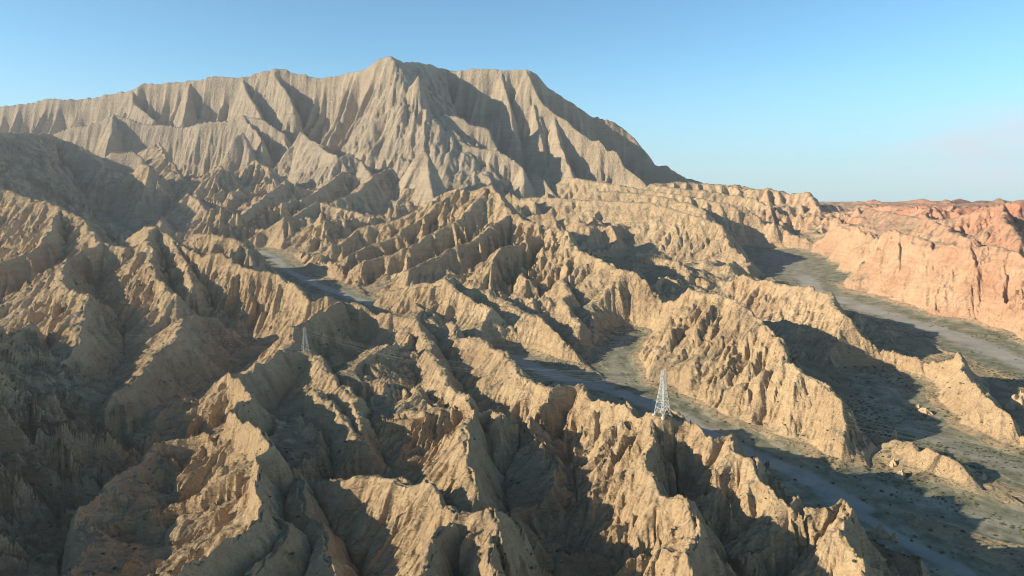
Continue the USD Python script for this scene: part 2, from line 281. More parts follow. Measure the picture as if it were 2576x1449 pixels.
ridge([(690, 172, 3700), (720, 230, 3560), (740, 270, 3480)], 2.2, 2.2, 1)
ridge([(480, 200, 3850), (470, 260, 3680), (460, 300, 3560)], 2.0, 2.2, 1)
ridge([(610, 190, 3750), (620, 225, 3640), (640, 255, 3540), (655, 285, 3440)], 2.2, 2.2, 1)
ridge([(330, 222, 3950), (345, 260, 3820), (390, 300, 3650)], 1.8, 2.0, 1)
ridge([(262, 392, 2860), (283, 381, 2850), (333, 376, 2840), (353, 394, 2800)], 2.0, 1.8, 1)
ridge([(-160, 330, 1900), (-90, 335, 2080), (-20, 336, 2300), (40, 333, 2580), (75, 336, 2740), (125, 337, 2900), (160, 352, 2900), (200, 372, 2820), (235, 388, 2740), (250, 410, 2660)], 1.0, 0.62, 0, 1.4)
ridge_at([(-2150, 1300, 420), (-2450, 1900, 560), (-2700, 2500, 640), (-3000, 3000, 700), (-3300, 3500, 760)], 0.9, 1.0, 1)  # unseen ridge left of view, added to cast shadow over the upper-left slopes
ridge([(800, 360, 2980), (850, 395, 2750), (880, 390, 2800), (910, 400, 2780), (930, 430, 2600)], 1.2, 1.2, 1)
ridge([(760, 330, 3150), (780, 350, 3080), (820, 370, 2980)], 1.2, 1.2, 1)

# valley floors: (u, v, z) or with 'y' given metres ahead
FLOOR = [at_z(*p) for p in [
    (2576, 1500, -5), (2250, 1400, -4), (2420, 1440, -5), (2400, 1300, 1), (2576, 1380, 1), (2500, 1200, 3), (2540, 1000, 6), (2576, 920, 8), (2400, 845, 14), (2200, 785, 20), (2060, 740, 26), (2000, 690, 33), (1930, 640, 45),
    (1340, 930, 8), (1500, 990, 5), (1560, 880, 16), (2050, 1200, 0), (740, 690, 49), (820, 730, 40), (960, 770, 32), (690, 652, 62), (640, 615, 75), (540, 560, 108), (300, 600, 95),
    (150, 1400, -30), (420, 980, -5), (330, 840, 10), (950, 1250, 0), (1200, 1250, 5), (850, 1050, 10), (560, 1040, 5), (700, 1400, 0)]]
FLOOR += [np.array(p, float) for p in [
    (-800, 2500, 205), (0, 2750, 215), (700, 2900, 190), (-1600, 2800, 240), (-3000, 3500, 300), (1500, 3500, 150), (3000, 3500, 160), (2500, 2500, 165), (0, 6000, 260), (3000, 7000, 100), (-4000, 6000, 300),
    (1300, 800, 60), (950, 1330, 75), (1200, 1600, 105), (1300, 2000, 120), (1600, 2600, 145), (900, 400, 0), (600, 0, -5), (0, 0, -5), (0, 150, -5), (-500, 200, 0), (-1200, 800, 20), (-2500, 1500, 100), (0, -1500, 0), (-2500, -1500, 0), (2500, -1500, -10), (2500, 800, 120), (6000, 0, 0), (-6000, 0, 50), (0, -6000, 0),
    (6000, 9000, 80), (0, 12000, 120), (-6000, 9000, 250)]]
FLOOR = np.array(FLOOR)

# dry riverbeds: centre line through picture points on the floor, half width
WASHES = [
    ([(1945, 648, 42), (1985, 672, 37), (2025, 704, 31)], 88, 0.25),
    ([(2020, 700, 32), (2060, 740, 26), (2200, 785, 20), (2400, 845, 14), (2576, 920, 8), (2800, 1000, 5)], 48, 1.0),
    ([(2225, 950, 9), (2245, 1010, 7), (2275, 1070, 5), (2350, 1105, 4), (2450, 1145, 3), (2576, 1190, 1), (2800, 1250, 0)], 30, 0.3),
    ([(1290, 905, 10), (1400, 950, 7), (1560, 990, 5), (1660, 1030, 3), (1850, 1130, 1), (2000, 1190, 0), (2150, 1280, -2)], 29, 1.0),
    ([(2100, 1250, -2), (2160, 1300, -3), (2290, 1375, -4), (2420, 1440, -5), (2576, 1540, -6), (2750, 1680, -8)], 17, 1.6),
    ([(2200, 1225, 1), (2350, 1270, 1), (2500, 1312, 1), (2700, 1350, 1)], 27, 0.3),
    ([(1590, 830, 22), (1540, 900, 14), (1560, 960, 6)], 16, 0.3),
    ([(535, 545, 115), (545, 575, 100)], 12, 0.8),
    ([(650, 632, 70), (690, 652, 60), (720, 680, 51), (800, 718, 42), (880, 745, 37), (980, 775, 31)], 24, 1.0),
    ([(250, 585, 97), (330, 602, 95), (400, 590, 97)], 25, 0.6),
]
WASHES = [(np.array([at_z(*p) for p in pts]), w, k) for pts, w, k in WASHES]

# camera-facing fine grid: columns of azimuth, rows of distance chosen by how much land they show
inner = np.arctan(np.linspace(-0.79, 0.79, 960))
step = inner[1] - inner[0]
out_r = np.linspace(0, 1, 46)[1:] ** 2.0 * (math.pi - inner[-1]) + inner[-1]
AZ = np.concatenate([-out_r[::-1], inner, out_r])[1:]
NR = 1420
R0, R1 = 25.0, 14000.0


class RBF:
    def __init__(self, pts):
        from scipy.interpolate import RBFInterpolator
        f = RBFInterpolator(pts[:, :2] / 1000.0, pts[:, 2], kernel='linear', smoothing=0.002)
        self.lo, self.n = -15000.0, 601
        # log-warped lookup grid keeps the near land fine
        g = np.linspace(-1, 1, self.n)
        w = np.sign(g) * (np.expm1(np.abs(g) * 5) / np.expm1(5)) * 15000.0
        gx, gy = np.meshgrid(w, w, indexing='ij')
        z = f(np.stack([gx.ravel(), gy.ravel()], 1) / 1000.0).reshape(gx.shape)
        self.z = gaussian_filter(z, 4.0)

    def __call__(self, x, y):
        def t(v):
            return (np.sign(v) * np.log1p(np.abs(v) / 15000.0 * np.expm1(5)) / 5 + 1) / 2 * (self.n - 1)
        return map_coordinates(self.z, [t(x), t(y)], order=1, mode='nearest').astype(np.float32)


floor_of = RBF(FLOOR)


def seg_near(x, y, pts):
    """For points x, y: squared distance to the polyline, and z and place of the nearest point."""
    best = np.full(x.shape, 1e12, np.float32)
    bz, bx, by = (np.zeros(x.shape, np.float32) for _ in range(3))
    for a, b in zip(pts[:-1], pts[1:]):
        d = b - a
        t = np.clip(((x - a[0]) * d[0] + (y - a[1]) * d[1]) / max(d[0] ** 2 + d[1] ** 2, 1e-6), 0, 1)
        qx, qy = a[0] + t * d[0], a[1] + t * d[1]
        e = (x - qx) ** 2 + (y - qy) ** 2
        m = e < best
        best = np.where(m, e, best)
        bz, bx, by = np.where(m, a[2] + t * d[2], bz), np.where(m, qx, bx), np.where(m, qy, by)
    return best, bz, bx, by


SUN_H = TO_SUN[:2] / np.linalg.norm(TO_SUN[:2])


def wash_mask(x, y):
    """Metres from the edge of the nearest riverbed (negative on it), and how gravelly the bed is."""
    bank = np.full(x.shape, 400.0, np.float32)
    g = np.zeros(x.shape, np.float32)
    wob = 1 + 0.4 * fbm(x / 70.0, y / 70.0, 3, 77)
    for pts, w, k in WASHES:
        lo, hi = pts[:, :2].min(0) - w - 400, pts[:, :2].max(0) + w + 400
        s = np.nonzero((x > lo[0]) & (x < hi[0]) & (y > lo[1]) & (y < hi[1]))
        if not len(s[0]):
            continue
        d = np.sqrt(seg_near(x[s], y[s], pts)[0])
        bank[s] = np.minimum(bank[s], d - w * wob[s])
        g[s] = np.maximum(g[s], min(k, 1.0) * (1 - sstep(0.22 * w, 0.5 * w, d / wob[s] * (1 + 0.5 * fbm(x[s] / 30.0, y[s] / 30.0, 3, 79)))))
    return bank, g


def base_height(x, y, sp=None):
    x, y = x.astype(np.float32), y.astype(np.float32)
    sp = np.full(x.shape, 8.0, np.float32) if sp is None else sp.astype(np.float32)
    fl = floor_of(x, y)
    bank, gravel = wash_mask(x, y)
    wm = sstep(0, 120, bank)
    r = np.hypot(x, y)
    # nameless hills in between
    hx, hy = x + 40 * fbm(x / 130, y / 130, 2, 5), y + 40 * fbm(x / 130, y / 130, 2, 6)
    hill = 1 - np.abs(fbm(hx / 230.0, hy / 230.0, 2, 11))
    hill = np.clip(hill - 0.45, 0, 1) / 0.55
    amp = 34.0 + 30 * sstep(1200, 2400, r) + 35 * sstep(2400, 5000, r)
    amp = amp * (1 - 0.35 * sstep(0, 700, x) * sstep(900, 1800, y))
    hill2 = np.clip(0.55 - np.abs(fbm(hx / 105.0 + 7.7, hy / 105.0, 2, 14)), 0, 1) / 0.55
    hills = fl + (hill ** 1.5 * amp + hill2 ** 1.4 * (10 + 30 * sstep(900, 1700, y) * (1 - 0.5 * sstep(0, 700, x)))) * wm
    east = sstep(0, 900, x) * sstep(1500, 2500, y)
    hills = hills - east * np.maximum(hills - 188, 0) * 0.85
    h = hills
    crest = np.zeros(x.shape, np.float32)
    mount = np.zeros(x.shape, np.float32)
    # crest lines wander a little; flanks wander more
    for n, (pts, lit, shade, kind, jag, wall, far) in enumerate(RIDGES):
        scale = (1.0, 3.2, 1.3)[kind]
        reach = float((pts[:, 2].max() + 20 * scale - fl.min()) / min(lit, shade, 0.55) if kind != 1 else 900)
        reach = min(reach, 700 if kind != 1 else 900)
        lo, hi = pts[:, :2].min(0) - reach, pts[:, :2].max(0) + reach
        s = np.nonzero((x > lo[0]) & (x < hi[0]) & (y > lo[1]) & (y < hi[1]))
        if not len(s[0]):
            continue
        px, py = x[s], y[s]
        wl = 38.0 * scale
        wamp = (7.0, 9.0, 9.0)[kind]
        wx = px + wamp * fbm(px / wl, py / wl, 3, 21)
        wy = py + wamp * fbm(px / wl, py / wl, 3, 22)
        d2, z, qx, qy = seg_near(wx, wy, pts)
        d = np.sqrt(d2)
        rnd = 0.55 * sp[s] + 0.3
        c = ((wx - qx) * SUN_H[0] + (wy - qy) * SUN_H[1]) / np.maximum(d, 1e-3)
        k = shade + (lit - shade) * sstep(-0.55, 0.55, c)
        # ragged crest
        js = (26.0, 110.0, 40.0)[kind]
        ja = (5.0, 15.0, 5.0)[kind] * jag
        z = z + ja * (fbm(qx / js, qy / js, 5, 40 + n, 0.5) - 0.15)
        # steep at the crest, easing towards the foot
        rel = np.maximum(z - fl[s], 1.0)
        drop = k * (np.sqrt(d2 + rnd * rnd) - rnd) * 1.06
        drop = drop + 2.0 * np.maximum(d - far, 0)
        if wall:
            drop = drop + wall * sstep(0, 6.0 if kind != 1 else 60.0, d) * sstep(-0.2, 0.5, c) * (0.6 + 0.8 * fbm(qx / 35.0, qy / 35.0, 2, 90 + n))
        t = np.clip(drop / rel, 0, 3)
        prof = rel * (t - 0.16 * t * t * (t < 1.6) - 0.16 * (3.2 * t - 2.56) * (t >= 1.6))
        zz = z - prof
        better = zz > h[s]
        hv = h[s]
        cv, mv = crest[s], mount[s]
        cv[better] = np.exp(-(d[better] / (13.0 * scale)) ** 1.6)
        mv[better] = kind == 1
        hv[better] = zz[better]
        h[s], crest[s], mount[s] = hv, cv, mv
    # riverbeds are open, with steep banks beside them
    bk = np.maximum(bank + 6 * fbm(x / 24.0, y / 24.0, 3, 78), 0)
    lim = fl + 0.5 + 0.22 * bk + 0.9 * np.maximum(bk - 16, 0) ** 1.08
    k = 4.0
    h = np.where(mount > 0.5, h, np.minimum(h, lim) - k * np.maximum(1 - np.abs(h - lim) / k, 0) ** 2 * 0.25 * (h > fl + 4))
    return h.astype(np.float32), fl, crest, mount, gravel, bank


PADS = [(1666, 1043, 437), (768, 881, 700)]


def phacelle(px, py, dx, dy, seed):
    ix, iy = np.floor(px), np.floor(py)
    fx, fy = (px - ix).astype(np.float32), (py - iy).astype(np.float32)
    ix, iy = ix.astype(np.int64), iy.astype(np.int64)
    sx, sy = (-dy * (2 * np.pi)).astype(np.float32), (dx * (2 * np.pi)).astype(np.float32)
    C, S, W = (np.zeros(px.shape, np.float32) for _ in range(3))
    for i in (-1, 0, 1, 2):
        for j in (-1, 0, 1, 2):
            vx = fx - i - hash2(ix + i, iy + j, seed) * 0.5
            vy = fy - j - hash2(ix + i, iy + j, seed + 7) * 0.5
            w = np.maximum(np.exp(-2 * (vx * vx + vy * vy)) - 0.01111, 0)
            ph = vx * sx + vy * sy + 0.25 * 2 * np.float32(np.pi)
            C += w * np.cos(ph)
            S += w * np.sin(ph)
            W += w
    C, S = C / W, S / W
    m = np.maximum(np.sqrt(C * C + S * S), 0.45)
    return C / m, S / m, sx, sy


def gullies(x, y, sp, gx, gy, wave, octaves, gain, seed, crest, onset=0.25, tri=0.6):
    """Branching rills that run down the slope (gx, gy): a carving depth in [-1, 0]."""
    out = np.zeros(x.shape, np.float32)
    ln = np.sqrt(gx * gx + gy * gy) + 1e-6
    mask = sstep(0.05, onset, ln)
    ux, uy = gx / ln, gy / ln
    wx = x + wave * 0.2 * fbm(x / (wave * 1.6), y / (wave * 1.6), 2, seed + 3)
    wy = y + wave * 0.2 * fbm(x / (wave * 1.6), y / (wave * 1.6), 2, seed + 4)
    fade = np.zeros(x.shape, np.float32)
    amp, f, total = 1.0, 1.0 / wave, 0.0
    for o in range(octaves):
        n = np.sqrt(ux * ux + uy * uy) + 1e-6
        c, s, sx, sy = phacelle(wx * f, wy * f, ux / n, uy / n, seed + 13 * o)
        c = np.clip(c, -1, 1)
        c = c * (1 - tri) + tri * (1 - 2 * np.arccos(c) / np.float32(np.pi))
        g = fade + (c - fade) * mask
        out += amp * (g - 0.45) * 0.5 * sstep(1.7, 3.4, 1 / (f * sp))
        total += amp
        k = 0.16 * amp
        sg = np.sign(s) * k
        ux, uy = ux / n + sg * -sx * 0.32, uy / n + sg * -sy * 0.32
        fade = g * 0.6
        amp *= gain
        f *= 2.1
    return out / total


def land(x, y, sp, jac):
    """Heights over a (rows, columns) grid; jac(h) gives dh/dx, dh/dy."""
    h, fl, crest, mount, gravel, bank = base_height(x, y, sp)
    rel = np.maximum(h - fl, 0)
    gx, gy = jac(h, (1.6, 3.0))
    body = sstep(1.5, 14.0, rel)
    mw = gaussian_filter(mount, (3, 3))
    steep = np.clip(np.hypot(gx, gy), 0, 2.5)
    # badlands: spurs and rills, here deep, there faint
    facing = (-gx * SUN_H[0] - gy * SUN_H[1]) / (np.hypot(gx, gy) + 1e-3)
    vary = 0.45 + 0.85 * sstep(-0.35, 0.45, fbm(x / 170.0, y / 170.0, 2, 71))
    lit_side = sstep(0.2, 0.9, facing)
    vary = vary * (1 - 0.42 * lit_side)
    keep = 1 - 0.9 * crest
    calm = np.ones(x.shape, np.float32)
    for cx, cy, cr, cf in ((364, 1780, 460, 0.55), (800, 1950, 420, 0.65), (-672, 3080, 330, 0.35), (900, 1150, 420, 0.75), (-120, 1450, 420, 1.45), (-600, 1500, 500, 1.2)):
        calm = calm + (cf - 1) * (1 - sstep(0.5, 1.0, np.hypot(x - cx, y - cy) / cr))
    vary = vary * calm
    ln = np.hypot(gx, gy)
    bias = 0.6 * lit_side                                            # on the sunny dip slopes the rills follow the beds
    bx, by = gx * (1 - bias) + ln * 0.607 * bias, gy * (1 - bias) + ln * 0.795 * bias
    rills = gullies(x, y, sp, bx, by, 46.0, 5, 0.56, 3, crest, tri=0.95)
    hb = rills * 64.0 * np.minimum(rel / 45.0, 1.15) * (0.5 + 0.5 * np.minimum(steep, 1.4)) * vary * keep
    # the mountain: tall flutes
    flute = gullies(x, y, sp, gx, gy, 230.0, 2, 0.5, 31, crest, tri=0.8)
    fine = gullies(x, y, sp, gx, gy, 54.0, 3, 0.6, 37, crest, tri=0.9)
    hm = (flute * 46.0 * vary + fine * 40.0 * (0.25 + 0.9 * vary)) * np.minimum(rel / 180.0, 1) * np.minimum(steep / 1.2, 1.3) * (1 - 0.55 * crest)
    h2 = h + body * (hb * (1 - mw) + hm * mw)
    # bedding: tilted ribs, and short cuts along them
    q = x * 0.45 + y * -0.74 + h2 * 0.45 + 3.5 * fbm(x / 60.0, y / 60.0, 2, 54)
    p = x * 0.80 + y * 0.48
    rock = body * sstep(0.18, 0.6, steep)
    fa, fb = sstep(1.2, 2.6, 4.5 / sp), sstep(1.2, 2.6, 11.0 / sp)
    ribs = (1 - 2 * np.abs(fbm(q / 11.0, p / 110.0, 3, 55, 0.6))) * fb * 2.4 + fbm(q / 4.0, p / 50.0, 3, 56, 0.6) * fa * 1.5
    cuts = sstep(0.10, 0.34, fbm(q / 9.0, p / 62.0, 3, 57, 0.55)) * 6.5 * fb + sstep(0.14, 0.36, fbm(q / 3.8, p / 24.0, 2, 58, 0.5)) * 2.2 * fa
    h2 = h2 + (ribs - cuts * keep * (0.35 + 0.65 * vary)) * rock * (1 - 0.9 * mw)
    h2 = h2 + fbm(x / 90.0, y / 90.0, 4, 59, 0.55) * 12.0 * rock * mw * (1 - 0.7 * crest)
    h2 = h2 - sstep(0.12, 0.4, fbm(x / 34.0, y / 55.0, 3, 62)) * 16.0 * rock * mw * sstep(0.6, 1.3, steep) * (1 - crest)
    h2 = h2 + fbm(x / 11.0, y / 11.0, 4, 60, 0.6) * (0.2 + 0.9 * body) - (np.abs(fbm(x / 9.0, y / 9.0, 4, 63, 0.55)) * fb * 3.2 + np.abs(fbm(x / 26.0, y / 26.0, 3, 64, 0.5)) * 4.0) * body * (0.15 + 0.85 * keep) * np.minimum(calm, 1) * (1 - 0.7 * lit_side)
    for u, v, yy in PADS:                                            # levelled spots under the pylons
        p = at(u, v, yy)
        d = np.hypot(x - p[0], y - p[1])
        h2 = h2 + (p[2] - h2) * (1 - sstep(4.5, 15.0, d))
    h2 = np.maximum(h2, fl - 1.0 + 0.35 * fbm(x / 16.0, y / 16.0, 3, 66))
    return h2.astype(np.float32), h, fl, mw, gravel, bank, crest


def build_grid():
    # coarse pass decides where the rows go
    naz = len(AZ)
    cr = np.exp(np.linspace(math.log(R0), math.log(R1), 900))
    cols = np.arange(0, naz, 6)
    A, R = np.meshgrid(AZ[cols], cr)
    hz = base_height(R * np.sin(A), R * np.cos(A))[0]
    el = np.maximum((hz - CAM_Z) / R, -0.66)
    vis = np.maximum.accumulate(el, 0)
    seen = np.diff(vis, axis=0, prepend=vis[:1])
    rise = np.maximum(np.diff(el, axis=0, prepend=el[:1]), 0)
    lr = np.log(R1 / R0) / 900
    w = 1.0 * lr * (0.45 + 1.5 * ((cr > 180) & (cr < 4700)))[:, None] / 6.5 + 1.4 * seen + 0.45 * rise
    w = np.minimum(w, 0.02)
    w = gaussian_filter(w, (5, 7), mode='nearest')
    cdf = np.cumsum(w, 0)
    cdf = (cdf - cdf[:1]) / (cdf[-1:] - cdf[:1])
    rows = np.empty((NR, len(cols)))
    t = np.linspace(0, 1, NR)
    for k in range(len(cols)):
        rows[:, k] = np.interp(t, cdf[:, k], np.log(cr))
    full = np.empty((NR, naz))
    for i in range(NR):
        full[i] = np.interp(np.arange(naz), cols, rows[i])
    Rr = np.exp(full)
    return (Rr * np.sin(AZ)[None]).astype(np.float32), (Rr * np.cos(AZ)[None]).astype(np.float32)


X, Y = build_grid()
Xi, Xj = np.gradient(X)
Yi, Yj = np.gradient(Y)
SP = np.maximum(np.hypot(Xi, Yi), 0.5 * np.hypot(Xj, Yj)).astype(np.float32)
SP = np.where(np.abs(np.arctan2(X, Y)) > 0.7, np.maximum(SP, np.hypot(Xj, Yj)), SP)
DET = Xi * Yj - Xj * Yi
DET = np.where(np.abs(DET) < 1e-9, 1e-9, DET)


def jacobian(h, blur=None):
    hi, hj = np.gradient(h)
    gx, gy = (hi * Yj - hj * Yi) / DET, (hj * Xi - hi * Xj) / DET
    if blur:
        gx, gy = gaussian_filter(gx, blur), gaussian_filter(gy, blur)
    return gx.astype(np.float32), gy.astype(np.float32)


H, HB, FL, MOUNT, GRAVEL, BANK, CREST = land(X, Y, SP, jacobian)
GX, GY = jacobian(H)
NRM = np.stack([-GX, -GY, np.ones_like(GX)], -1)
NRM /= np.linalg.norm(NRM, axis=-1, keepdims=True)


def ground_z(x, y):
    """Height of the built land at single points (nearest grid cell, interpolated along its column)."""
    x, y = np.atleast_1d(np.asarray(x, float)), np.atleast_1d(np.asarray(y, float))
    a, r = np.arctan2(x, y), np.hypot(x, y)
    out = []
    for aa, rr in zip(a, r):
        j = int(np.clip(np.searchsorted(AZ, aa), 1, len(AZ) - 1))
        f = (aa - AZ[j - 1]) / (AZ[j] - AZ[j - 1])
        zs = [np.interp(rr, np.hypot(X[:, k], Y[:, k]), H[:, k]) for k in (j - 1, j)]
        out.append(zs[0] * (1 - f) + zs[1] * f)
    return np.array(out)


# ------------------------------------------------------------------ materials
def rock_material(name):
    n = {
        'g': ('geometry', {}), 'sepn': ('separate_xyz', {}), 'sepp': ('separate_xyz', {}),
        'red': ('attribute', {'attribute': 'red'}), 'grey': ('attribute', {'attribute': 'grey'}),
        # broad tone changes
        'n1': ('noise_texture', {'scale': 0.011, 'detail': 5.0, 'roughness': 0.6}),
        'c1': ('rgb_ramp', {'ramp': [(0.30, (0.332, 0.236, 0.140)), (0.5, (0.405, 0.294, 0.172)), (0.72, (0.465, 0.354, 0.212))]}),
        # tilted beds
        'rot': ('mapping', {'mapping_type': 'point', 'rotation': (0.5, -0.35, 0.5), 'scale': (0.006, 0.012, 0.16)}),
        'n2': ('noise_texture', {'scale': 1.0, 'detail': 6.0, 'roughness': 0.65}),
        'c2': ('rgb_ramp', {'ramp': [(0.3, (0.78, 0.71, 0.67)), (0.5, (1.0, 1.0, 1.0)), (0.68, (1.16, 1.13, 1.06))]}),
        'm2': ('mix_color', {'blend_type': 'multiply', 'fac': 0.6, 'use_clamp': False}),
        # red and grey rock
        'cr': ('rgb_ramp', {'ramp': [(0.3, (0.38, 0.195, 0.13)), (0.55, (0.46, 0.275, 0.19)), (0.75, (0.48, 0.345, 0.245))]}),
        'cd': ('rgb_ramp', {'ramp': [(0.12, (1.04, 1.10, 1.08)), (0.5, (1.02, 0.92, 0.90)), (1.0, (0.95, 0.72, 0.65))]}),
        'mc': ('mix_color', {'blend_type': 'multiply', 'fac': 1.0, 'use_clamp': False}),
        'mr': ('mix_color', {'blend_type': 'mix'}), 'cg': ('rgb_ramp', {'ramp': [(0.3, (0.28, 0.232, 0.170)), (0.55, (0.365, 0.300, 0.214)), (0.8, (0.43, 0.355, 0.25))]}),
        'mg': ('mix_color', {'blend_type': 'mix'}),
        # scrub and dust on gentle ground
        'slope': ('map_range', {'range_type': 'smoothstep', 'from_min': 0.72, 'from_max': 0.93, 'to_min': 0.0, 'to_max': 1.0, 'clamp': True}),
        'nv': ('noise_texture', {'scale': 0.045, 'detail': 7.0, 'roughness': 0.7}),
        'cv': ('map_range', {'from_min': 0.42, 'from_max': 0.62, 'to_min': 0.25, 'to_max': 0.95, 'clamp': True}),
        'veg': ('math', {'math_type': 'multiply'}),
        'mv': ('mix_color', {'blend_type': 'mix', 'b': (0.185, 0.165, 0.110)}),
        # bump: fine ribs and grit
        'rib': ('mapping', {'mapping_type': 'point', 'rotation': (0.35, 0.5, 0.62), 'scale': (0.05, 0.55, 0.55)}),
        'nb': ('noise_texture', {'scale': 1.0, 'detail': 6.0, 'roughness': 0.62, 'distortion': 0.4}),
        'b1': ('bump', {'strength': 1.0, 'distance': 2.4}),
        'ng': ('noise_texture', {'scale': 0.35, 'detail': 6.0, 'roughness': 0.7}),
        'b2': ('bump', {'strength': 0.8, 'distance': 1.4}),
        'nm': ('noise_texture', {'type': 'ridged_multifractal', 'use_normalize': True, 'scale': 0.085, 'detail': 5.0, 'roughness': 0.6, 'offset': 0.9, 'gain': 1.6, 'distortion': 0.5}),
        'b0': ('bump', {'strength': 0.7, 'distance': 3.0}),
        'p': ('principled_bsdf', {'roughness': 0.95, 'specular_ior_level': 0.1, 'diffuse_roughness': 0.6}),
    }
    l = [('g.position', 'n1.vector'), ('n1.fac', 'c1.fac'), ('g.position', 'rot.vector'), ('rot.vector', 'n2.vector'), ('n2.fac', 'c2.fac'),
         ('n1.fac', 'cr.fac'), ('n1.fac', 'cg.fac'), ('c1.color', 'mr.a'), ('cr.color', 'mc.a'), ('red.fac', 'cd.fac'), ('cd.color', 'mc.b'), ('mc.result', 'mr.b'), ('red.fac', 'mr.fac'),
         ('mr.result', 'mg.a'), ('cg.color', 'mg.b'), ('grey.fac', 'mg.fac'), ('mg.result', 'm2.a'), ('c2.color', 'm2.b'),
         ('g.normal', 'sepn.vector'), ('sepn.z', 'slope.value'), ('g.position', 'nv.vector'), ('nv.fac', 'cv.value'), ('slope.result', 'veg.value1'), ('cv.result', 'veg.value2'),
         ('veg.value', 'mv.fac'), ('m2.result', 'mv.a'), ('mv.result', 'p.base_color'),
         ('g.position', 'rib.vector'), ('rib.vector', 'nb.vector'), ('g.position', 'nm.vector'), ('nm.fac', 'b0.height'), ('b0.normal', 'b1.normal'), ('nb.fac', 'b1.height'), ('g.position', 'ng.vector'), ('ng.fac', 'b2.height'), ('b1.normal', 'b2.normal'), ('b2.normal', 'p.normal')]
    return usdkit.material(stage, f'/World/Looks/{name}', n, l, surface='p.BSDF')


ROCK = rock_material('badland_rock')
BED = usdkit.material(stage, '/World/Looks/riverbed_gravel', {
    'g': ('geometry', {}), 'ch': ('attribute', {'attribute': 'gravel'}), 'red': ('attribute', {'attribute': 'red'}),
    'n1': ('noise_texture', {'scale': 0.06, 'detail': 8.0, 'roughness': 0.7}),
    'scrub': ('rgb_ramp', {'ramp': [(0.36, (0.092, 0.098, 0.058)), (0.5, (0.172, 0.163, 0.108)), (0.64, (0.265, 0.233, 0.163))]}),
    'n2': ('noise_texture', {'scale': 0.03, 'detail': 6.0, 'roughness': 0.65}),
    'grav': ('rgb_ramp', {'ramp': [(0.3, (0.20, 0.190, 0.162)), (0.7, (0.32, 0.300, 0.250))]}),
    'm': ('mix_color', {'blend_type': 'mix'}),
    'nb': ('noise_texture', {'scale': 0.4, 'detail': 6.0, 'roughness': 0.7}),
    'b': ('bump', {'strength': 0.7, 'distance': 0.8}),
    'p': ('principled_bsdf', {'roughness': 0.95, 'specular_ior_level': 0.1}),
}, [('g.position', 'n1.vector'), ('g.position', 'n2.vector'), ('n1.fac', 'scrub.fac'), ('n2.fac', 'grav.fac'), ('ch.fac', 'm.fac'), ('scrub.color', 'm.a'), ('grav.color', 'm.b'),
    ('m.result', 'p.base_color'), ('g.position', 'nb.vector'), ('nb.fac', 'b.height'), ('b.normal', 'p.normal')], surface='p.BSDF')

# ------------------------------------------------------------------ the land's meshes
RED = sstep(-120, 900, X - 270 - 0.33 * (Y - 1000) + 110 * fbm(X / 230.0, Y / 230.0, 4, 91)) * sstep(700, 1100, Y)
GREY = np.clip(MOUNT * 0.62 + 0.3 * sstep(1500, 2600, Y) * (1 - sstep(-200, 600, X)), 0, 1) * (1 - RED)


def land_mesh(name, faces, mat, label):
    used, inv = np.unique(faces.ravel(), return_inverse=True)
    m = UsdGeom.Mesh.Define(stage, numbered(name))
    P = np.stack([X, Y, H], -1).reshape(-1, 3)[used]
    m.CreatePointsAttr(Vt.Vec3fArray.FromNumpy(P.astype(np.float32)))
    m.CreateFaceVertexCountsAttr(Vt.IntArray.FromNumpy(np.full(len(faces), 4, np.int32)))
    m.CreateFaceVertexIndicesAttr(Vt.IntArray.FromNumpy(inv.astype(np.int32)))
    m.CreateSubdivisionSchemeAttr('none')
    m.CreateNormalsAttr(Vt.Vec3fArray.FromNumpy(NRM.reshape(-1, 3)[used].astype(np.float32)))
    m.SetNormalsInterpolation('vertex')
    api = UsdGeom.PrimvarsAPI(m)
    for key, arr in (('red', RED), ('grey', GREY), ('gravel', GRAVEL)):
        api.CreatePrimvar(key, Sdf.ValueTypeNames.FloatArray, 'vertex').Set(Vt.FloatArray.FromNumpy(arr.reshape(-1)[used].astype(np.float32)))
    UsdShade.MaterialBindingAPI.Apply(m.GetPrim()).Bind(mat)
    return tag(m, label, 'land', kind='structure')


nc = len(AZ)
idx = np.arange(NR * nc).reshape(NR, nc)
# clockwise azimuth, growing distance: this order faces up
quads = np.stack([idx[:-1, :-1], idx[:-1, 1:], idx[1:, 1:], idx[1:, :-1]], -1).reshape(-1, 4)

wrap = np.stack([idx[:-1, -1], idx[:-1, 0], idx[1:, 0], idx[1:, -1]], -1)
quads = np.vstack([quads, wrap])


def per_face(a):
    return a.reshape(-1)[quads].mean(1)


fy, fx = per_face(Y), per_face(X)
is_bed = (per_face(H - FL) < 1.9) & (per_face(BANK) < 6)
is_mount = ~is_bed & (per_face(MOUNT) > 0.5)
is_red = ~is_bed & ~is_mount & (per_face(RED) > 0.5)
is_hill = ~(is_bed | is_mount | is_red)
land_mesh('badland_hills', quads[is_hill], ROCK, 'tan eroded badland ridges and gullies in front of the mountain')
land_mesh('mountain', quads[is_mount], ROCK, 'tall grey-brown fluted cliff mountain on the skyline')
land_mesh('red_hills', quads[is_red], ROCK, 'pink and red eroded hills at the far right')
land_mesh('riverbed', quads[is_bed], BED, 'flat grey dry riverbeds winding between the ridges')

# ------------------------------------------------------------------ rocks standing in the valley
def simple(name, color, rough=0.9, metal=0.0):
    return usdkit.material(stage, f'/World/Looks/{name}', {'p': ('principled_bsdf', {'base_color': color, 'roughness': rough, 'metallic': metal, 'specular_ior_level': 0.2})}, surface='p.BSDF')


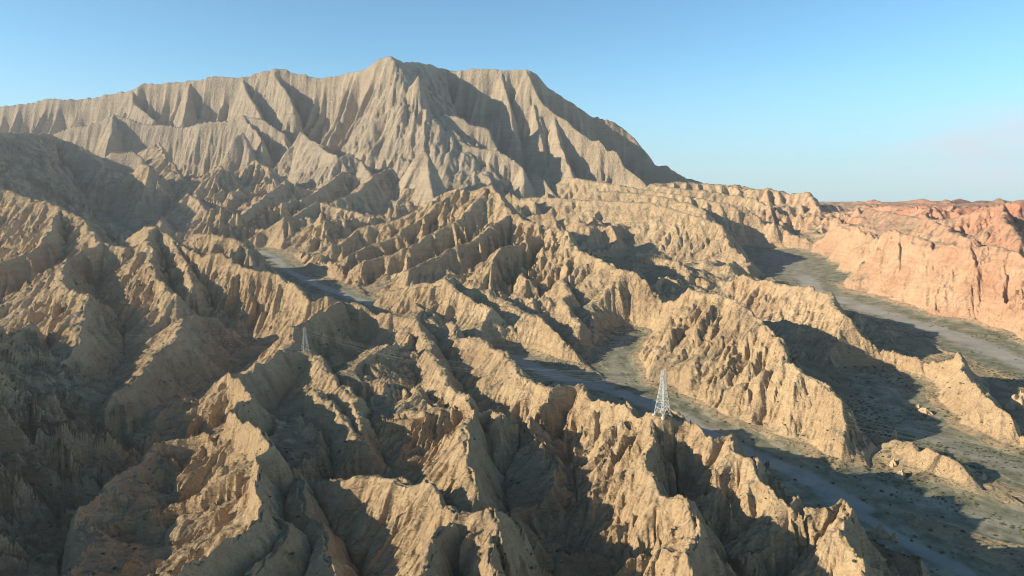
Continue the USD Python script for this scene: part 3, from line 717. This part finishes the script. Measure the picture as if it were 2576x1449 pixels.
PALE = usdkit.material(stage, '/World/Looks/pale_rock', {
    'g': ('geometry', {}), 'n': ('noise_texture', {'scale': 0.35, 'detail': 6.0, 'roughness': 0.65}),
    'c': ('rgb_ramp', {'ramp': [(0.3, (0.31, 0.215, 0.13)), (0.7, (0.45, 0.335, 0.205))]}),
    'nb': ('noise_texture', {'scale': 0.9, 'detail': 5.0}), 'b': ('bump', {'strength': 0.8, 'distance': 0.5}),
    'p': ('principled_bsdf', {'roughness': 0.95, 'specular_ior_level': 0.1}),
}, [('g.position', 'n.vector'), ('n.fac', 'c.fac'), ('c.color', 'p.base_color'), ('g.position', 'nb.vector'), ('nb.fac', 'b.height'), ('b.normal', 'p.normal')], surface='p.BSDF')


def rock(u, v, wide, high, label, seed, sharp=1.0, along=1.0):
    """A rock whose foot is seen at (u, v): wide metres across and high metres tall."""
    z = 0.0
    for _ in range(6):
        p = at_z(u, v, z)
        z = float(ground_z(p[0], p[1])[0])
    m = trimesh.creation.icosphere(subdivisions=4)
    q = np.array(m.vertices)
    n1 = fbm(q[:, 0] * 1.6 + seed * 7.1 + q[:, 2] * 0.7, q[:, 1] * 1.6 + q[:, 2] * 0.9, 4, seed)
    n2 = vnoise(np.arctan2(q[:, 1], q[:, 0]) * 2.2 + seed, q[:, 2] * 0.4, seed + 5)
    q *= (1 + 0.62 * n1 + 0.22 * n2)[:, None]
    taper = np.clip(1 - np.clip(q[:, 2], 0, 1.2) ** 1.3 * 0.72, 0.10, 1) ** (sharp * 0.8)
    q[:, 0] *= taper * wide / 2 * (1.25 + 0.3 * math.sin(seed * 5.1))
    q[:, 1] *= taper * wide / 2
    q[:, 2] = np.where(q[:, 2] > 0, q[:, 2] * high, q[:, 2] * min(high, wide) * 0.6)
    a = SUN_AZ * 0 + 0.9 * math.sin(seed * 3.7)
    q[:, :2] = q[:, :2] @ np.array([[math.cos(a), -math.sin(a)], [math.sin(a), math.cos(a)]])
    m = trimesh.Trimesh(q + [p[0], p[1], z - 0.1 * high], m.faces, process=False)
    o = usdkit.mesh(stage, numbered('rock'), m, PALE, smooth=40)
    tag(o, label, 'rock')


for k, a in enumerate([
    (2249, 1103, 5.5, 9.5, 'slim grey rock spire standing in the shadow beside the low ridge', 1.2),
    (2249, 1150, 5, 4.5, 'small upright boulder, left of the pair in the shaded wash', 0.7),
    (2270, 1156, 8, 4.0, 'broad low boulder, right of the pair in the shaded wash', 0.5),
    (2214, 1345, 5.0, 7.5, 'tallest dark pinnacle above the shaded grey riverbed', 1.0),
    (2229, 1350, 4.5, 3.6, 'middle stub of the row of pinnacles above the grey riverbed', 0.7),
    (2250, 1358, 4.0, 4.8, 'right-hand pinnacle of the row above the grey riverbed', 0.9),
    (2562, 1026, 26, 16, 'large smooth pale rock mound at the right edge of the picture', 0.6),
    (2309, 1030, 7, 6, 'rounded egg-like boulder at the edge of the shadow', 0.5),
    (2328, 1040, 9, 5, 'squat boulder beside the fluted rock spur', 0.5),
]):
    rock(*a[:5], seed=k + 1, sharp=a[5])

# ------------------------------------------------------------------ pylons and their wires
STEEL = usdkit.material(stage, '/World/Looks/galvanised_steel', {
    'g': ('geometry', {}), 'n': ('noise_texture', {'scale': 0.8, 'detail': 4.0}), 'c': ('rgb_ramp', {'ramp': [(0.3, (0.42, 0.45, 0.43)), (0.7, (0.58, 0.60, 0.57))]}),
    'p': ('principled_bsdf', {'roughness': 0.5, 'metallic': 0.15})}, [('g.position', 'n.vector'), ('n.fac', 'c.fac'), ('c.color', 'p.base_color')], surface='p.BSDF')
DULL = simple('weathered_steel', (0.30, 0.32, 0.31), 0.55, 0.15)
CONCRETE = simple('footing_concrete', (0.50, 0.45, 0.37))
GLASS_CAP = simple('insulator_glaze', (0.16, 0.10, 0.07), 0.3)
WIRE = simple('wire_aluminium', (0.45, 0.45, 0.44), 0.45, 0.3)


def bar(a, b, r):
    a, b = np.asarray(a, float), np.asarray(b, float)
    m = trimesh.creation.box((2 * r, 2 * r, float(np.linalg.norm(b - a))))
    m.apply_transform(trimesh.geometry.align_vectors([0, 0, 1], (b - a) / np.linalg.norm(b - a)))
    m.apply_translation((a + b) / 2)
    return m


def part(name, meshes, mat, parent):
    m = meshes if isinstance(meshes, trimesh.Trimesh) else trimesh.util.concatenate(meshes)
    return usdkit.mesh(stage, numbered(name, str(parent.GetPath())), m, mat)


ARMS = [(0.985, 1.5), (0.90, 3.0), (0.80, 2.4)]


def pylon(x, y, yaw, high, label, steel):
    z = float(ground_z(x, y)[0])
    root = thing('transmission_pylon', (x, y, z), yaw, label, 'pylon')
    c, s = math.cos(math.radians(yaw)), math.sin(math.radians(yaw))

    def half(t):
        return np.interp(t, [0, 0.62, 1.0], [0.128, 0.054, 0.030]) * high

    levels = [0.0, 0.17, 0.30, 0.41, 0.51, 0.60, 0.68, 0.76, 0.84, 0.92, 1.0]
    corners = [(1, 1), (-1, 1), (-1, -1), (1, -1)]
    feet = []
    for i, j in corners:                                             # each leg reaches down to its own footing on the slope
        bx, by = half(0) * i, half(0) * j
        gz = float(ground_z(x + c * bx - s * by, y + s * bx + c * by)[0]) - z
        feet.append(np.array([bx, by, gz + 0.25]))

    def node(k, t):
        i, j = corners[k % 4]
        return feet[k % 4] if t == 0 else np.array([half(t) * i, half(t) * j, t * high])

    for k in range(4):
        part('leg', [bar(node(k, 0), node(k, 0.62), 0.0040 * high), bar(node(k, 0.62), node(k, 1.0), 0.0034 * high)], steel, root)
    for k in range(4):
        disc = trimesh.creation.cylinder(0.042 * high, 1.6, sections=20)
        disc.apply_translation(feet[k] - [0, 0, 0.75])
        part('footing', disc, CONCRETE, root)
    for n, (a, b) in enumerate(zip(levels[:-1], levels[1:])):
        for k in range(4):
            if n == 0:                                               # open knee braces between the feet
                top = (node(k, b) + node(k + 1, b)) / 2
                ms = [bar(node(k, a), top, 0.0032 * high), bar(node(k + 1, a), top, 0.0032 * high)]
            else:
                ms = [bar(node(k, a), node(k + 1, b), 0.0019 * high), bar(node(k + 1, a), node(k, b), 0.0019 * high)]
            part('cross_brace', ms, steel, root)
        part('horizontal_frame', [bar(node(k, b), node(k + 1, b), 0.0026 * high) for k in range(4)], steel, root)
    tips = []
    for t, w in ARMS:
        w = w * high / 30.0
        zz = t * high
        for side in (-1, 1):
            tip = np.array([side * (w + half(t)), 0, zz])
            ms = [bar((side * half(t), j * half(t), zz), tip, 0.0036 * high) for j in (-1, 1)]
            ms += [bar((side * half(t), j * half(t), zz + 0.03 * high), tip, 0.003 * high) for j in (-1, 1)]
            part('cross_arm', ms, steel, root)
            drop = 0.0 if t > 0.95 else 0.045 * high
            if drop:
                st = [trimesh.creation.cylinder(0.0055 * high if q % 2 else 0.003 * high, drop / 6, sections=8) for q in range(6)]
                for q, d in enumerate(st):
                    d.apply_translation(tip - [0, 0, (q + 0.5) * drop / 6])
                part('insulator', st, GLASS_CAP, root)
            e = tip - [0, 0, drop]
            tips.append(np.array([x + c * e[0] - s * e[1], y + s * e[0] + c * e[1], z + e[2]]))
    part('lightning_peak', [bar((i * half(1.0), j * half(1.0), high), (0, 0, 1.035 * high), 0.0026 * high) for i, j in corners], steel, root)
    return tips


A1, A2 = (at(*p) for p in PADS)
YAW1, YAW2 = 38.0, 40.0
T1 = pylon(A1[0], A1[1], YAW1, 29.0, 'white steel lattice pylon on the ridge beside the riverbed, nearest and larger', STEEL)
T2 = pylon(A2[0], A2[1], YAW2, 23.5, 'smaller distant grey lattice pylon on the shaded ridge at left of centre', DULL)


def span(a, b, sag, label, group, r=0.011):
    t = np.linspace(0, 1, 40)[:, None]
    p = a * (1 - t) + b * t - np.array([0, 0, 1.0]) * 4 * sag * t * (1 - t)
    m = trimesh.util.concatenate([bar(p[k], p[k + 1], r) for k in range(39)])
    o = usdkit.mesh(stage, numbered('power_wire'), m, WIRE)
    tag(o, label, 'wire', group)


LEFT_END, RIGHT_END = np.array([-980.0, 735.0, 84.0]), np.array([560.0, 318.0, 46.0])
for k in range(6):
    off1, off2 = T1[k] - np.mean(T1, 0), T2[k] - np.mean(T2, 0)
    span(T2[k], T1[k], 13.0, 'thin power wire strung between the two lattice pylons', 'wires between the two pylons')
    span(T2[k], LEFT_END + off2 * 1.2, 16.0, 'thin power wire running from the smaller pylon to the left edge', 'wires left of the smaller pylon')
    span(T1[k], RIGHT_END + off1, 13.0, 'thin power wire running from the larger pylon towards the right', 'wires right of the larger pylon')

# ------------------------------------------------------------------ dry shrubs
rng = np.random.default_rng(7)
SHRUB = usdkit.material(stage, '/World/Looks/shrub_leaf', {
    'o': ('object_info', {}), 'c': ('rgb_ramp', {'ramp': [(0.0, (0.045, 0.055, 0.025)), (0.6, (0.085, 0.090, 0.045)), (1.0, (0.15, 0.13, 0.075))]}),
    'p': ('principled_bsdf', {'roughness': 0.9, 'specular_ior_level': 0.1})}, [('o.random', 'c.fac'), ('c.color', 'p.base_color')], surface='p.BSDF')
ring = np.hypot(X, Y)
dens = ((ring > 150) & (ring < 1700) & (np.abs(X) < 0.82 * Y)).astype(float) * SP * ring          # cell area, roughly
flat = sstep(0.80, 0.97, NRM[..., 2])
patch = sstep(-0.05, 0.40, fbm(X / 45.0, Y / 45.0, 3, 120))
dens *= (0.10 + 1.0 * flat * patch) * (1 - 0.93 * GRAVEL) * (0.35 + 1.2 * (BANK < 40)) * (1 - MOUNT)
dens *= 1 / np.maximum(ring, 300) ** 0.8
dens = np.maximum(dens, 0)
dens /= dens.sum()
pick = rng.choice(dens.size, 6500, replace=False, p=dens.ravel())
pos = np.stack([X.ravel()[pick], Y.ravel()[pick], H.ravel()[pick]], 1)
host = UsdGeom.PointInstancer.Define(stage, '/World/desert_shrubs')
protos = []
for k in range(3):
    m = trimesh.creation.icosphere(subdivisions=2)
    q = np.array(m.vertices)
    q *= (1 + 0.55 * rng.uniform(-1, 1, len(q)))[:, None]
    q[:, 2] = np.abs(q[:, 2]) * 0.75
    usdkit.mesh(stage, f'/World/desert_shrubs/shrub_{k:03d}' if k else '/World/desert_shrubs/shrub', trimesh.Trimesh(q, m.faces, process=False), SHRUB)
    protos.append(Sdf.Path(f'/World/desert_shrubs/shrub_{k:03d}' if k else '/World/desert_shrubs/shrub'))
host.CreatePrototypesRel().SetTargets(protos)
host.CreateProtoIndicesAttr(Vt.IntArray.FromNumpy(rng.integers(0, 3, len(pos)).astype(np.int32)))
host.CreatePositionsAttr(Vt.Vec3fArray.FromNumpy(pos.astype(np.float32)))
sc = (0.35 + 0.75 * rng.random(len(pos)) ** 2)[:, None] * np.array([[1, 1, 1.0]])
host.CreateScalesAttr(Vt.Vec3fArray.FromNumpy(sc.astype(np.float32)))
ang = rng.uniform(0, math.pi, len(pos))
host.CreateOrientationsAttr(Vt.QuathArray([Gf.Quath(math.cos(a), 0, 0, math.sin(a)) for a in ang]))
tag(host, 'small olive desert shrubs dotted over valley floors and slopes', 'shrubs', kind='stuff')

# ------------------------------------------------------------------ air
box = trimesh.creation.box((29000, 29000, 1.0))
zlo, zhi = float(H.min()) - 1.0, float(max(H.max(), CAM_Z)) + 30.0
v = np.array(box.vertices)
v[:, 2] = np.where(v[:, 2] > 0, zhi, zlo)
haze_mat = usdkit.material(stage, '/World/Looks/haze_air', {'v': ('principled_volume', {'color': (0.95, 0.95, 0.97), 'density': HAZE_DENSITY, 'anisotropy': 0.2})}, volume='v.volume')
hz = usdkit.mesh(stage, '/World/haze', trimesh.Trimesh(v, box.faces, process=False), haze_mat)
tag(hz, 'pale thin haze filling the air over the land', 'haze', kind='stuff')
